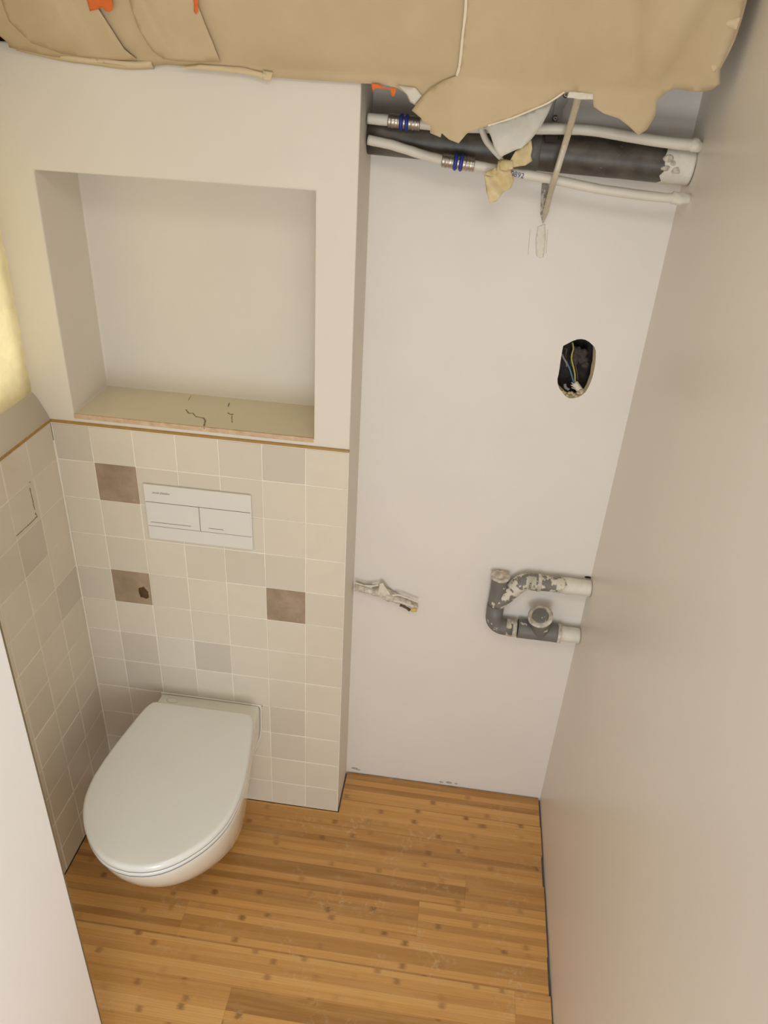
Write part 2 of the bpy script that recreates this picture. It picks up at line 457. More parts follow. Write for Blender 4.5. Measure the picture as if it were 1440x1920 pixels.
# right return
r1 = bm.verts.new((XB, YB + 0.03, ZT)); r2 = bm.verts.new((XB, YB + 0.03, 1.945))
bm.faces.new((ou[1], r1, r2, ou[2]))
t1 = bm.verts.new((XB - 0.012, YP + 0.012, 1.945)); t2 = bm.verts.new((XL - 0.04, YP + 0.012, 1.945)); t3 = bm.verts.new((XB - 0.012, YB + 0.03, 1.945))
bm.faces.new((ou[2], t1, t2, ou[3])); bm.faces.new((ou[2], r2, t3, t1))
wm = struct('wall_middle', bm, WHITE)
bevel(wm, 0.0035, 3, 0.5)
bm = bmesh.new()
box(bm, XL - 0.04, XB - 0.0005, 0.008, YB + 0.03, -0.01, ZT + 0.004)
box(bm, XB - 0.0125, XB, 0.0005, YB + 0.001, 0.003, ZT)
struct('base', bm, WHITE, wm)
bm = bmesh.new(); box(bm, XL - 0.2, XB + 0.0, ND + 0.02, ND + 0.06, 1.2, ZC); box(bm, XL - 0.25, XL - 0.15, 0.02, ND + 0.06, 1.2, ZC)
struct('masonry', bm, MASON, wm)
# niche sill coat
bm = bmesh.new(); box(bm, NX0 + 0.001, NX1 - 0.0006, YP + 0.004, ND - 0.0006, NZ0 + 0.0003, NZ0 + 0.0012)
sill = struct('niche_sill', bm, SILLM, wm)

# tiles
P = 0.101
def tile_grid(axis, plane, sgn, us, zs, special, dark, half_gap=0.0011, th=0.0065):
    "us, zs: joint positions; axis 1 = wall facing -Y, axis 0 = wall facing +X"
    bm = bmesh.new(); lay = bm.faces.layers.float.new('tone')
    for i in range(len(us) - 1):
        for j in range(len(zs) - 1):
            if (i, j) in special: continue
            a, b, c, d = us[i] + half_gap, us[i + 1] - half_gap, zs[j] + half_gap, zs[j + 1] - half_gap
            if b - a < 0.004: continue
            tl = [random.uniform(-0.0005, 0.0004) for _ in range(4)]
            jx = [random.uniform(-0.0005, 0.0005) for _ in range(8)]
            cor = [(a + jx[0], c + jx[1]), (b + jx[2], c + jx[3]), (b + jx[4], d + jx[5]), (a + jx[6], d + jx[7])]
            e = 0.0012
            ins = [(a + jx[0] + e, c + jx[1] + e), (b + jx[2] - e, c + jx[3] + e), (b + jx[4] - e, d + jx[5] - e), (a + jx[6] + e, d + jx[7] - e)]
            def mk(u, z, dep): return bm.verts.new((u, plane - sgn * dep, z)) if axis == 1 else bm.verts.new((plane - sgn * dep, u, z))
            back = [mk(u, z, th) for u, z in cor]; mid = [mk(u, z, 0.0009 + tl[k]) for k, (u, z) in enumerate(cor)]; top = [mk(u, z, tl[k]) for k, (u, z) in enumerate(ins)]
            fs = [bm.faces.new(top)]
            for k in range(4):
                q = (k + 1) % 4
                fs.append(bm.faces.new((back[k], back[q], mid[q], mid[k]))); fs.append(bm.faces.new((mid[k], mid[q], top[q], top[k])))
            t = dark.get((i, j), random.uniform(0.05, 0.42))
            for f in fs: f[lay] = t
    return bm
zs = [0.0015] + [0.0946 + k * P for k in range(11)] + [ZT - 0.003]
us = [XL + 0.002] + [(k - 6) * P for k in range(1, 7)] + [XB - 0.001]
brown = {(1, 10), (1, 7), (5, 7)}
dark = {(5, 11): .8, (0, 11): .85, (4, 8): .55, (3, 5): 1.0, (1, 5): .8, (1, 4): .9, (5, 3): .8, (5, 2): .6, (0, 7): .5, (6, 0): .5, (2, 4): .55, (5, 9): .1, (6, 9): .05, (6, 10): .05, (6, 8): .05}
struct('tiling', tile_grid(1, 0.0, -1, us, zs, brown, dark), TILE, wm)
bm = bmesh.new(); box(bm, XL, XB - 0.0003, 0.0011, 0.0075, 0.001, ZT - 0.001)
struct('grout', bm, GROUT, wm)
# brown unglazed fields let into the tiling
for (i, j) in brown:
    bm = bmesh.new(); box(bm, us[i] + 0.0006, us[i + 1] - 0.0006, 0.0006, 0.006, zs[j] + 0.0006, zs[j + 1] - 0.0006)
    o = link('brown_tile', bm, BROWN, wm); o['label'] = 'bare brown square among the cream tiles'
bm = bmesh.new()
c = at(269, 1112, 1, 0.0)
lump(bm, (c.x, 0.0008, c.z), 0.0135, 0.0022, 0.02, 0.35, 90, 3)
h = link('plug_hole', bm, HOLEB, wm, True); h['label'] = 'dark brown knocked-out spot in the lower brown square'

# left wall: tiled below, plastered sloping sill and window opening above
PX = -0.627
bm = bmesh.new(); box(bm, XL - 0.14, XL - 0.0075, -0.70, 0.02, -0.01, ZT)
box(bm, XL - 0.14, XL, -1.25, -0.70, -0.01, ZC)
wl = struct('wall_left', bm, WHITE)
bm = bmesh.new()
prof = [(XL, ZT - 0.004), (XL, ZT + 0.006), (XL - 0.003, ZT + 0.014), (XL - 0.010, ZT + 0.030), (XL - 0.021, ZT + 0.052), (PX, 1.267), (PX - 0.02, 1.270), (XL - 0.14, 1.27), (XL - 0.14, ZT - 0.004)]
va = [bm.verts.new((x, -0.70, z)) for x, z in prof]; vb = [bm.verts.new((x, YP, z)) for x, z in prof]
for k in range(len(prof)):
    j = (k + 1) % len(prof); bm.faces.new((va[k], va[j], vb[j], vb[k])).smooth = k in (1, 2, 3, 4)
bm.faces.new(va); bm.faces.new(vb)
struct('plaster_sill', bm, WHITE, wl)
bm = bmesh.new(); box(bm, XL - 0.14, XL, -0.70, 0.002, 1.86, ZC)
box(bm, XL - 0.14, XL, -0.70, -0.62, 1.27, 1.86)
struct('plaster', bm, WHITE, wl)
ys = [-0.70, -0.615, -0.514, -0.413, -0.309, -0.208, -0.106, -0.001]
ld = {(5, 9): .95, (6, 7): .9, (4, 9): .5, (4, 10): .35}
struct('tiling', tile_grid(0, XL, 1, ys, zs, set(), ld), TILE, wl)
bm = bmesh.new(); box(bm, XL - 0.0075, XL - 0.0011, -0.70, 0.0, 0.001, ZT - 0.001)
struct('grout', bm, GROUT, wl)
# thick pale silicone bead in the tiled corner
bm = bmesh.new(); tube(bm, [(XL + 0.0005, -0.0005, 0.003 + k * 0.05) for k in range(24)] , 0.0022, 8, wob=0.001, wsc=60)
struct('corner_grout', bm, GROUT, wm)
# chipped joints around one tile of the left wall
bm = bmesh.new()
def crack(bm, pix, axis, v, width, nrm, ox=0, oy=0, s=1.0, wv=0.5):
    width *= 0.7
    pts = [at(ox + x * s, oy + y * s, axis, v) for x, y in pix]
    out = []
    for a, b in zip(pts, pts[1:]):
        n = max(2, int((b - a).length / 0.003))
        for k in range(n): out.append(a.lerp(b, k / n) + Vector([random.uniform(-0.0004, 0.0004) if q != axis else 0 for q in range(3)]))
    out.append(pts[-1]); ribbon(bm, out, width, nrm, wv, 0.0006)
s_ = 200 / 1440
crack(bm, [(400, 395), (425, 500), (455, 640), (468, 690)], 0, XL, 0.0030, (1, 0, 0), 0, 860, s_)
crack(bm, [(395, 310), (405, 322)], 0, XL, 0.0045, (1, 0, 0), 0, 860, s_)
crack(bm, [(475, 735), (500, 780), (470, 800)], 0, XL, 0.004, (1, 0, 0), 0, 860, s_)
crack(bm, [(480, 800), (400, 880), (320, 950), (215, 1050)], 0, XL, 0.0028, (1, 0, 0), 0, 860, s_)
k = link('crack', bm, CRACKM, wl); solid(k, 0.0004); k['label'] = 'dark chipped joint around one left wall tile'
bm = bmesh.new()
crack(bm, [(330, 95), (310, 130)], 2, NZ0 + 0.0012, 0.0016, (0, 0, 1), 280, 720, 340 / 1440)
crack(bm, [(290, 205), (315, 235), (345, 230), (370, 260), (430, 272), (445, 290), (432, 345), (436, 360)], 2, NZ0 + 0.0012, 0.0035, (0, 0, 1), 280, 720, 340 / 1440, 0.9)
crack(bm, [(635, 150), (625, 182)], 2, NZ0 + 0.0012, 0.0028, (0, 0, 1), 280, 720, 340 / 1440, 0.8)
crack(bm, [(622, 230), (650, 245), (668, 240)], 2, NZ0 + 0.0012, 0.004, (0, 0, 1), 280, 720, 340 / 1440, 0.8)
crack(bm, [(655, 250), (658, 310)], 2, NZ0 + 0.0012, 0.0026, (0, 0, 1), 280, 720, 340 / 1440, 0.8)
k = link('crack', bm, CRACKM, wm); solid(k, 0.0004); k['label'] = 'dark cracked marks across the niche sill'
# window opening and its glowing sheet
win = bpy.data.objects.new('window_1', None); COL.objects.link(win); win['kind'] = 'structure'
bm = plane_patch([(-0.62, 1.262), (0.006, 1.262), (0.006, 1.86), (-0.62, 1.86)], 0.016,
                 lambda u, v: Vector((PX - 0.002 + 0.0035 * noise.noise(Vector((u * 14, v * 26, 3))) + 0.0014 * math.sin(v * 260 + u * 20), u, v)))
pane = struct('pane', bm, YSHEET, win)
bm = bmesh.new()
for y0 in (-0.62, -0.33, -0.03): box(bm, PX - 0.075, PX - 0.045, y0, y0 + 0.03, 1.27, 1.86)
for z0 in (1.27, 1.83): box(bm, PX - 0.075, PX - 0.045, -0.62, 0.0, z0, z0 + 0.03)
struct('window_frame', bm, DOORW, win)

# tile trims
bm = bmesh.new(); box(bm, XL, XB + 0.0005, -0.0028, 0.004, ZT - 0.0006, ZT + 0.0052)
t = struct('trim_1', bm, GOLD); bevel(t, 0.001)
bm = bmesh.new(); box(bm, XL - 0.004, XL + 0.0028, -0.70, -0.003, ZT - 0.0006, ZT + 0.0052)
t = struct('trim_2', bm, GOLD); bevel(t, 0.001)
bm = bmesh.new(); box(bm, NX0 + 0.0005, NX1 - 0.0005, 0.0002, 0.0058, NZ0 - 0.0085, NZ0 + 0.0022)
t = struct('trim_3', bm, RAWBOARD); bevel(t, 0.0008)

# door leaf folded open towards the viewer, and the stub of partition behind it
bm = bmesh.new(); box(bm, -0.304, -0.264, -1.06, -0.752, 0.012, 2.06)
dr = struct('door_1', bm, DOORW); bevel(dr, 0.0015)
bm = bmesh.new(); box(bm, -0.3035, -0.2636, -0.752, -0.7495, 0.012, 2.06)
struct('edge_shade_strip', bm, EDGE_SHADE, dr)  # thin dark strip standing in for the shadow line along the leaf's edge
# ------------------------------------------------------------------ toilet
TX = -0.268
toilet = empty('toilet', (TX, 0, 0.24), 'white wall-hung toilet with closed egg-shaped lid on the tiled wall', 'toilet')
HW = [(0.0, .1355), (-.03, .139), (-.066, .145), (-.10, .151), (-.165, .163), (-.24, .1745), (-.30, .180), (-.345, .1805), (-.40, .1715), (-.453, .1475), (-.498, .112), (-.529, .0745), (-.545, .037), (-.550, 0)]
def half(tab, n=48):
    pts = smooth_path([(w_, y_, 0) for y_, w_ in tab], 6)
    return pts
def outline(ys_, fr, wsc, n_r=None, back_r=0.018):
    "egg outline: back edge at ys_, front reaching fr, width scaled by wsc; closed loop"
    L0 = 0.55
    pts = []
    half_pts = []
    for (y_, w_) in HW:
        if y_ > ys_ + 1e-6: continue
        half_pts.append((w_ * wsc, y_ * (fr / -0.55) if ys_ == 0 else ys_ + (y_ - ys_) * (fr - ys_) / (-0.55 - ys_)))
    if not half_pts or abs(half_pts[0][1] - ys_) > 1e-6:
        for a, b in zip(HW, HW[1:]):
            if a[0] >= ys_ >= b[0]:
                t = (a[0] - ys_) / (a[0] - b[0]); half_pts.insert(0, ((a[1] + (b[1] - a[1]) * t) * wsc, ys_)); break
    x0, y0 = half_pts[0]
    # rounded back corner
    start = []
    if back_r > 0:
        for k in range(6):
            a = math.pi / 2 * k / 5
            start.append((x0 - back_r + back_r * math.sin(a), y0 - back_r + back_r * math.cos(a)))
        half_pts = [p for p in half_pts if p[1] < y0 - back_r * 1.2]
    else: start = [(x0, y0)]
    hs = smooth_path([(a, b, 0) for a, b in start] + [(a, b, 0) for a, b in half_pts], 4)
    # resample evenly
    N_ = 44; d = [0]
    for a, b in zip(hs, hs[1:]): d.append(d[-1] + (b - a).length)
    out = []
    for k in range(N_):
        s = d[-1] * k / (N_ - 1)
        i = max(j for j in range(len(d)) if d[j] <= s + 1e-12); i = min(i, len(hs) - 2)
        t = (s - d[i]) / max(1e-9, d[i + 1] - d[i]); out.append(hs[i].lerp(hs[i + 1], t))
    loop = [(p.x, p.y) for p in out] + [(-p.x, p.y) for p in reversed(out[:-1])]
    return loop          # open at the back centre; closes with a straight back edge
def loft(bm, rings, cap0=True, cap1=True):
    R = [[bm.verts.new(p) for p in r] for r in rings]
    for a, b in zip(R, R[1:]):
        n = len(a)
        for k in range(n):
            bm.faces.new((a[k], a[(k + 1) % n], b[(k + 1) % n], b[k])).smooth = True
    if cap0: bm.faces.new(R[0])
    if cap1: bm.faces.new(R[-1])
    return R
def inset_loop(loop, e):
    "move every point towards the inside by e"
    n = len(loop); out = []
    for i in range(n):
        a, b = Vector(loop[i - 1]), Vector(loop[(i + 1) % n])
        t = (b - a).normalized(); nr = Vector((t.y, -t.x))
        p = Vector(loop[i]); c = Vector((0, -0.3))
        if nr.dot(c - p) < 0: nr = -nr
        out.append(tuple(p + nr * e))
    return out
# ceramic bowl
levels = [  # z, front y, width scale, half width at the wall
    (0.070, -0.12, 0.60, .078), (0.080, -0.18, 0.64, .082), (0.095, -0.24, 0.68, .088), (0.12, -0.305, 0.725, .095), (0.15, -0.36, 0.77, .103), (0.19, -0.415, 0.82, .113),
    (0.23, -0.455, 0.865, .124), (0.265, -0.482, 0.90, .134), (0.295, -0.502, 0.93, .1395), (0.325, -0.518, 0.955, .1415), (0.35, -0.529, 0.972, .1418), (0.372, -0.5365, 0.983, .142), (0.386, -0.5395, 0.987, .142)]
def flange(lp, wb_):
    xb = lp[0][0]
    out = []
    for x, y_ in lp:
        fd = max(0.0, 1 + y_ / 0.11) ** 1.5
        out.append((x * (1 + (wb_ / xb - 1) * fd), y_))
    return out
bm = bmesh.new(); rings = []
for z, fr, ws, wb_ in levels:
    lp0 = outline(0.0, fr, ws, back_r=0.004)
    xb = max(abs(x) for x, y_ in lp0 if y_ > -0.012)
    lp = [(x * (1 + (wb_ / xb - 1) * max(0.0, 1 + y_ / 0.11) ** 1.5), y_) for x, y_ in lp0]
    rings.append([(TX + x, min(y_, 0.0) - 0.0005, z) for x, y_ in lp])
lt = lp
for e, z in ((0.0008, 0.3915), (0.003, 0.3952), (0.0065, 0.397)):
    rings.append([(TX + x, min(y_, 0) - 0.0005, z) for x, y_ in inset_loop(lt, e)])
for sc_ in (0.9, 0.6, 0.2):
    rings.append([(TX + x * sc_, -0.27 + (y_ + 0.27) * sc_, 0.3972) for x, y_ in inset_loop(lt, 0.0065)])
loft(bm, rings)
link('bowl', bm, CERAMIC, toilet)
# sealing bead against the tiles
bm = bmesh.new()
side = [(wb_, z) for z, fr, ws, wb_ in levels if z >= 0.10]
bead = [(TX - a_, -.0012, z) for a_, z in side] + [(TX - .1385, -.0012, .3945), (TX - .134, -.0012, .3968), (TX, -.0012, .3972), (TX + .134, -.0012, .3968), (TX + .1385, -.0012, .3945)] + [(TX + a_, -.0012, z) for a_, z in reversed(side)]
tube(bm, smooth_path(bead, 5), 0.0026, 10)
link('sealant_bead', bm, CERAMIC, toilet)
# seat and lid
def slab(name, z0, z1, back, shrink, m, dome=0.0, r=0.004, hole_=False):
    base = outline(back, -0.550, 1.0, back_r=0.02)
    base = inset_loop(base, shrink) if shrink else base
    rings = []; k = 5
    for i in range(k):
        a = math.pi / 2 * i / (k - 1)
        rings.append([(TX + x, y_, z0 + 0.003 * (1 - math.cos(a)) if False else z0 + 0.003 * i / (k - 1)) for x, y_ in inset_loop(base, 0.003 * (1 - math.sin(a)))])
    for i in range(7):
        a = math.pi / 2 * i / 6
        rings.append([(TX + x, y_, z1 - r + r * math.sin(a)) for x, y_ in inset_loop(base, r * (1 - math.cos(a)))])
    if dome:
        cx, cy = 0, -0.3
        for f in (0.9, 0.75, 0.55, 0.3, 0.1):
            lp = inset_loop(base, r)
            rings.append([(TX + cx + (x - cx) * f, cy + (y_ - cy) * f, z1 + dome * (1 - f * f)) for x, y_ in lp])
    bm = bmesh.new(); loft(bm, rings)
    return link(name, bm, m, toilet)
slab('seat', 0.4003, 0.4115, -0.066, 0.0005, LIDM, 0, 0.003)
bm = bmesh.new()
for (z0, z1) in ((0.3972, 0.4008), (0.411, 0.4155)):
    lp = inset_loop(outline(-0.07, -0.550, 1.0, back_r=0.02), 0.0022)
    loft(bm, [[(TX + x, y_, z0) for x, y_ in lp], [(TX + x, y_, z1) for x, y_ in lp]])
link('seat_gap_shade', bm, GAPM, toilet)  # bands filling the gaps under seat and lid, coloured as the shade there
slab('lid', 0.4142, 0.432, -0.066, 0.0, LIDM, 0.004, 0.010)
for sx in (-1, 1):
    bm = bmesh.new(); tube(bm, [(TX + sx * 0.075 - 0.014, -0.070, 0.4042), (TX + sx * 0.075 + 0.014, -0.070, 0.4042)], 0.0068, 14)
    link('hinge', bm, LIDM, toilet)
b_ = at(323, 1313, 2, 0.3985)
bm = bmesh.new(); 
ring = [(b_.x + 0.016 * math.cos(2 * math.pi * k / 24), b_.y + 0.009 * math.sin(2 * math.pi * k / 24), 0) for k in range(24)]
loft(bm, [[(x, y_, 0.3972) for x, y_, _ in ring], [(x, y_, 0.3985) for x, y_, _ in ring], [(b_.x + (x - b_.x) * 0.7, b_.y + (y_ - b_.y) * 0.7, 0.3990) for x, y_, _ in ring]])
k = link('bolt_cap', bm, CERAMIC, toilet)

# ------------------------------------------------------------------ flush plate
PXA, PXB, PZA, PZB = -0.3885, -0.128, 0.9145, 1.0655
fp = empty('flush_plate', ((PXA + PXB) / 2, 0, (PZA + PZB) / 2), 'white rectangular dual flush plate set in the tiles above the toilet', 'flush plate')
bm = bmesh.new(); box(bm, PXA, PXB, -0.0075, -0.001, PZA, PZB)
o = link('frame', bm, PLATE, fp); bevel(o, 0.002, 3)
zt0, zt1 = at(270, 940, 1, -0.008).z, at(472, 962, 1, -0.008).z
zb0, zb1 = at(277, 985, 1, -0.008).z, at(472, 1007, 1, -0.008).z
zt, zb = (zt0 + zt1) / 2, (zb0 + zb1) / 2
xd = at(374.5, 974, 1, -0.008).x
for (a, b) in ((PXA + 0.004, xd - 0.0006), (xd + 0.0006, PXB - 0.003)):
    bm = bmesh.new(); box(bm, a, b, -0.0085, -0.007, zb + 0.0006, zt - 0.0006)
    o = link('button', bm, PLATE, fp); bevel(o, 0.0005, 2)
bm = bmesh.new()
box(bm, PXA + 0.003, PXB - 0.002, -0.0079, -0.007, zt - 0.0007, zt + 0.0004)
box(bm, PXA + 0.003, PXB - 0.002, -0.0079, -0.007, zb - 0.0005, zb + 0.0007)
box(bm, xd - 0.0007, xd + 0.0007, -0.0079, -0.007, zb, zt)
link('seam', bm, LINE, fp)
for (p, q) in (((283, 978), (358, 987)), ((391, 990), (419, 994))):
    a, b = at(*p, 1, -0.0085), at(*q, 1, -0.0085); zm = (a.z + b.z) / 2
    bm = bmesh.new(); box(bm, a.x, b.x, -0.0088, -0.0083, zm - 0.0005, zm + 0.0005)
    link('button_mark', bm, LINE, fp)
def text(name, body, size, loc, rot, m, parent, shear=0.0, off=0.0):
    cu = bpy.data.curves.new(name, 'FONT'); cu.body = body; cu.size = size; cu.shear = shear; cu.extrude = 0.00015; cu.offset = off
    cu.align_x = 'CENTER'; cu.align_y = 'CENTER'
    tmp = bpy.data.objects.new(name, cu); COL.objects.link(tmp)
    dg = bpy.context.evaluated_depsgraph_get(); dg.update()
    me = bpy.data.meshes.new_from_object(tmp.evaluated_get(dg)); me.materials.clear(); me.materials.append(m)
    bpy.data.objects.remove(tmp)
    me.transform(Matrix.Translation(loc) @ rot)
    o = bpy.data.objects.new(name, me); COL.objects.link(o)
    if parent:
        o.parent = parent; o.matrix_parent_inverse = Matrix.Translation(-parent.location)
    return o
lg = at(301, 925, 1, -0.0078)
text('logo', 'Jacob Delafon', 0.0075, lg, Matrix.Rotation(math.radians(90), 4, 'X'), LINE, fp, 0.5, -0.0001)

# ------------------------------------------------------------------ pipes of the recess
def vec(px, py, y): return at(px, py, 1, y)
# black waste pipe
wy = YB - 0.04
waste = empty('waste_pipe', (0.4, wy, 1.80), 'thick black waste pipe crossing the top of the recess', 'pipe')
a = vec(700, 252, wy); b = vec(1300, 310, wy)
a.x = XB + 0.001; b.x = XR - 0.001
d = b - a
bm = bmesh.new(); tube(bm, [a + d * k / 24 for k in range(25)], 0.0355, 32, wob=0.0004)
o = link('pipe', bm, BLACKP, waste)
f1 = (vec(988, 278, wy) - a).dot(d) / d.dot(d); f2 = (vec(1012, 280, wy) - a).dot(d) / d.dot(d)
bm = bmesh.new(); tube(bm, [a + d * f1, a + d * (f1 + .003), a + d * (f2 - .003), a + d * f2], [0.036, 0.0375, 0.0375, 0.036], 32); link('sleeve', bm, BLACKP2, waste)
f3 = (vec(1243, 303, wy) - a).dot(d) / d.dot(d)
bm = bmesh.new(); pr = tube(bm, [a + d * (f3 + (1 - f3) * k / 12) for k in range(13)], 0.0365, 32, wob=0.0012, wsc=70)
for v in pr[0]: v.co -= d.normalized() * (0.012 * noise.noise(v.co * 90))
k = link('painted_end', bm, PAINTP, waste); k['label'] = 'white plastered end of the black waste pipe'
bm = bmesh.new()
for p_, s1 in (((1253, 297), 1.0), ((1247, 315), .8), ((1262, 306), .7), ((1268, 320), .9)):
    q = vec(*p_, wy - 0.034); lump(bm, q, 0.009 * s1, 0.005, 0.007 * s1, 0.4, 120, 3)
link('plaster_blob', bm, PLASTERL, waste, True)
bm = bmesh.new()
q = vec(1033, 260, wy - 0.034); box(bm, q.x - 0.011, q.x + 0.012, q.y - 0.003, q.y + 0.004, q.z - 0.006, q.z + 0.006)
link('pipe_clip', bm, MASON, waste)

def water_pipe(name, path, r, label, parent_loc):
    e = empty(name, parent_loc, label, 'pipe', None)
    bm = bmesh.new(); tube(bm, smooth_path(path, 8), r, 18, wob=0.0006, wsc=60); link('pipe', bm, PIPEW, e)
    return e
def fitting(e, p0, p1, r):
    "press fitting: two ribbed steel sleeves and two blue rings along p0-p1"
    d = p1 - p0
    for (s0, s1) in ((0.0, 0.37), (0.63, 1.0)):
        pts, rs = [], []
        for k in range(13):
            t = s0 + (s1 - s0) * k / 12
            rr = r * (1.0 + (0.08 if k in (1, 4, 5, 8, 11) else 0.0)); pts.append(p0 + d * t); rs.append(rr)
        bm = bmesh.new(); tube(bm, pts, rs, 22); link('steel_sleeve', bm, STEEL, e)
    for t in (0.36, 0.53):
        pts = [p0 + d * (t + 0.11 * k / 3) for k in range(4)]
        bm = bmesh.new(); tube(bm, pts, [r * 1.08, r * 1.25, r * 1.25, r * 1.08], 22); link('blue_ring', bm, BLUE, e)
    bm = bmesh.new(); tube(bm, [p0 + d * 0.38, p0 + d * 0.62], r * 0.98, 22); link('coupling', bm, STEEL, e)
uy = YB - 0.085
up = water_pipe('water_pipe', [vec(690, 222, uy), vec(735, 226, uy), vec(850, 237, uy), vec(1000, 241, uy), vec(1100, 243, uy), vec(1180, 256, uy), vec(1250, 267, uy), vec(1310, 273, uy)], 0.0098,
                'upper white water pipe running above the thick black waste pipe', (0.4, uy, 1.84))
fitting(up, vec(728, 226, uy), vec(788, 232, uy), 0.0118)
ly = YB - 0.088
lo = water_pipe('water_pipe', [vec(690, 262, ly), vec(735, 272, ly), vec(790, 289, ly), vec(835, 301, ly), vec(890, 310, ly), vec(960, 323, ly), vec(1030, 335, ly), vec(1110, 352, ly), vec(1180, 363, ly), vec(1240, 370, ly), vec(1293, 373, ly)], 0.0088,
                'lower white water pipe sagging below the thick black waste pipe', (0.4, ly, 1.77))
fitting(lo, vec(829, 300, ly), vec(890, 309, ly), 0.0122)
text('print', '0892', 0.013, vec(970, 328, ly - 0.0094), Matrix.Rotation(math.radians(90), 4, 'X') @ Matrix.Rotation(math.radians(-8), 4, 'Z'), BLUEL, lo)
# plaster collars where the pipes meet the right wall
bm = bmesh.new(); q = vec(1296, 272, uy); lump(bm, (XR - 0.012, uy, q.z), 0.014, 0.012, 0.0115, 0.25, 90); link('plaster_collar', bm, PAINTP, up, True)
bm = bmesh.new(); q = vec(1280, 373, ly); lump(bm, (XR - 0.018, ly, q.z), 0.024, 0.012, 0.0115, 0.25, 90); link('plaster_collar', bm, PAINTP, lo, True)
# branch hose with red printed label
bm = bmesh.new(); hy = YB - 0.105
tube(bm, smooth_path([vec(898, 232, hy), vec(905, 248, hy), vec(912, 264, hy), vec(925, 280, hy), vec(940, 296, hy)], 6), 0.0058, 14)
hz = empty('cable_sheath', vec(905, 248, hy), 'short white flexible sheath bending down in front of the waste pipe', 'cable')
link('sheath', bm, PIPEW, hz)
bm = bmesh.new(); tube(bm, [vec(938, 293, hy), vec(944, 303, hy)], 0.0042, 12); link('sheath_end', bm, STEEL, hz)
bm = bmesh.new(); q = vec(903, 235, hy - 0.009); box(bm, q.x - 0.012, q.x + 0.011, q.y, q.y + 0.002, q.z - 0.006, q.z + 0.006)
o = link('paper_label', bm, FOAM, hz)
text('print', 'ATE', 0.013, vec(901, 235, hy - 0.0093), Matrix.Rotation(math.radians(90), 4, 'X'), REDL, hz)

# steel bracket, foam block, hanging strip
by = YB - 0.007
br = empty('steel_bracket', vec(1048, 205, by), 'small grey steel hanger strap screwed to the recess wall under the paper', 'bracket')
pts = [vec(*p, by) for p in ((1052, 173), (1068, 178), (1064, 192), (1056, 205), (1054, 222), (1053, 229), (1034, 229), (1038, 212), (1040, 196), (1044, 184))]
bm = bmesh.new(); f = bm.faces.new([bm.verts.new(p) for p in pts]); e = bmesh.ops.extrude_face_region(bm, geom=[f])
for v in e['geom']:
    if isinstance(v, bmesh.types.BMVert): v.co.y += 0.004
link('strap', bm, BRKT, br)
for p in ((1061, 178), (1041, 222)):
    q = vec(*p, by)
    bm = bmesh.new(); tube(bm, [q + Vector((0, -0.005, 0)), q + Vector((0, -0.0035, 0)), q], [0.003, 0.0052, 0.0055], 18); tube(bm, [q + Vector((0, -0.0056, 0)), q + Vector((0, -0.0045, 0))], 0.0018, 10, mi=1)
    link('screw', bm, [STEEL, LINE], br)
fy = -0.028
bm = bmesh.new(); q = vec(1090, 178, fy); box(bm, q.x - 0.022, q.x + 0.024, fy - 0.004, fy + 0.02, q.z - 0.0055, q.z + 0.004)
bmesh.ops.subdivide_edges(bm, edges=bm.edges[:], cuts=5, use_grid_fill=True)
for v in bm.verts: v.co += Vector([noise.noise(v.co * 90 + Vector((k * 9, 0, 0))) * 0.0022 for k in range(3)])
o = link('foam_block', bm, FOAM, None); tag(o, 'small white foam piece poking out from the paper bottom edge', 'foam piece')
# strip: starts at the foam and leans back on the recess wall
a, b = vec(1084, 184, -0.012), vec(1018, 418, YB - 0.004)
st = empty('hanging_strip', b, 'thin clear plastic strip hanging from paper down across the pipes', 'strip')
# passes in front of the pipes, then tucks back
c1 = vec(1062, 262, 0.035); c2 = vec(1040, 335, 0.050); c3 = vec(1029, 375, 0.098)
pth = smooth_path([a, c1, c2, c3, b], 8); bm = bmesh.new(); prev = None
for i, p in enumerate(pth):
    t = i / (len(pth) - 1); wd = 0.0056 * (1 - 0.15 * t) if t < 0.85 else 0.0058 * (1 - t) / 0.15 + 0.0008
    cur = [bm.verts.new(p + Vector((s1 * wd, dy, 0))) for s1, dy in ((-1, 0.0), (-0.75, -0.002), (0.75, -0.002), (1, 0.0))]
    if prev:
        for k in range(3): bm.faces.new((prev[k], prev[k + 1], cur[k + 1], cur[k]))
    prev = cur
o = link('strip', bm, CLEARSTRIP, st); solid(o, 0.0012)
bm = bmesh.new()
for s1 in (-0.5, 0.35):
    ribbon(bm, [p + Vector((s1 * 0.007, -0.003, 0)) for p in pth[:-6]], 0.0012, (0, -1, 0))
o = link('strip_crease', bm, RIMP, st); solid(o, 0.0004)
# grey filler smear behind the strip and white plaster beneath it
bm = plane_patch([(p.x, p.z) for p in [vec(*q, YB) for q in ((1016, 344), (1034, 343), (1033, 360), (1031, 384), (1026, 395), (1018, 418), (1013, 402), (1014, 372))]], 0.006,
                 lambda u, v: Vector((u, YB - 0.0016 - 0.001 * noise.noise(Vector((u * 90, v * 90, 0))), v)))
k = link('filler_patch', bm, mat('filler_grey', srgb(158, 150, 140), 0.8, var=0.15, var_scale=60, splat=srgb(205, 198, 186), splat_scale=50), wb); solid(k, 0.001)
k['label'] = 'grey filler smear on the recess wall'
bm = plane_patch([(p.x, p.z) for p in [vec(*q, YB) for q in ((1008, 425), (1022, 420), (1023, 450), (1019, 482), (1012, 484), (1005, 478), (1004, 450))]], 0.006,
                 lambda u, v: Vector((u, YB - 0.0012 - 0.0012 * noise.noise(Vector((u * 90, v * 90, 0))), v)))
k = link('filler_patch', bm, PAINTP, wb); solid(k, 0.001)
k['label'] = 'white filler smear below the strip'
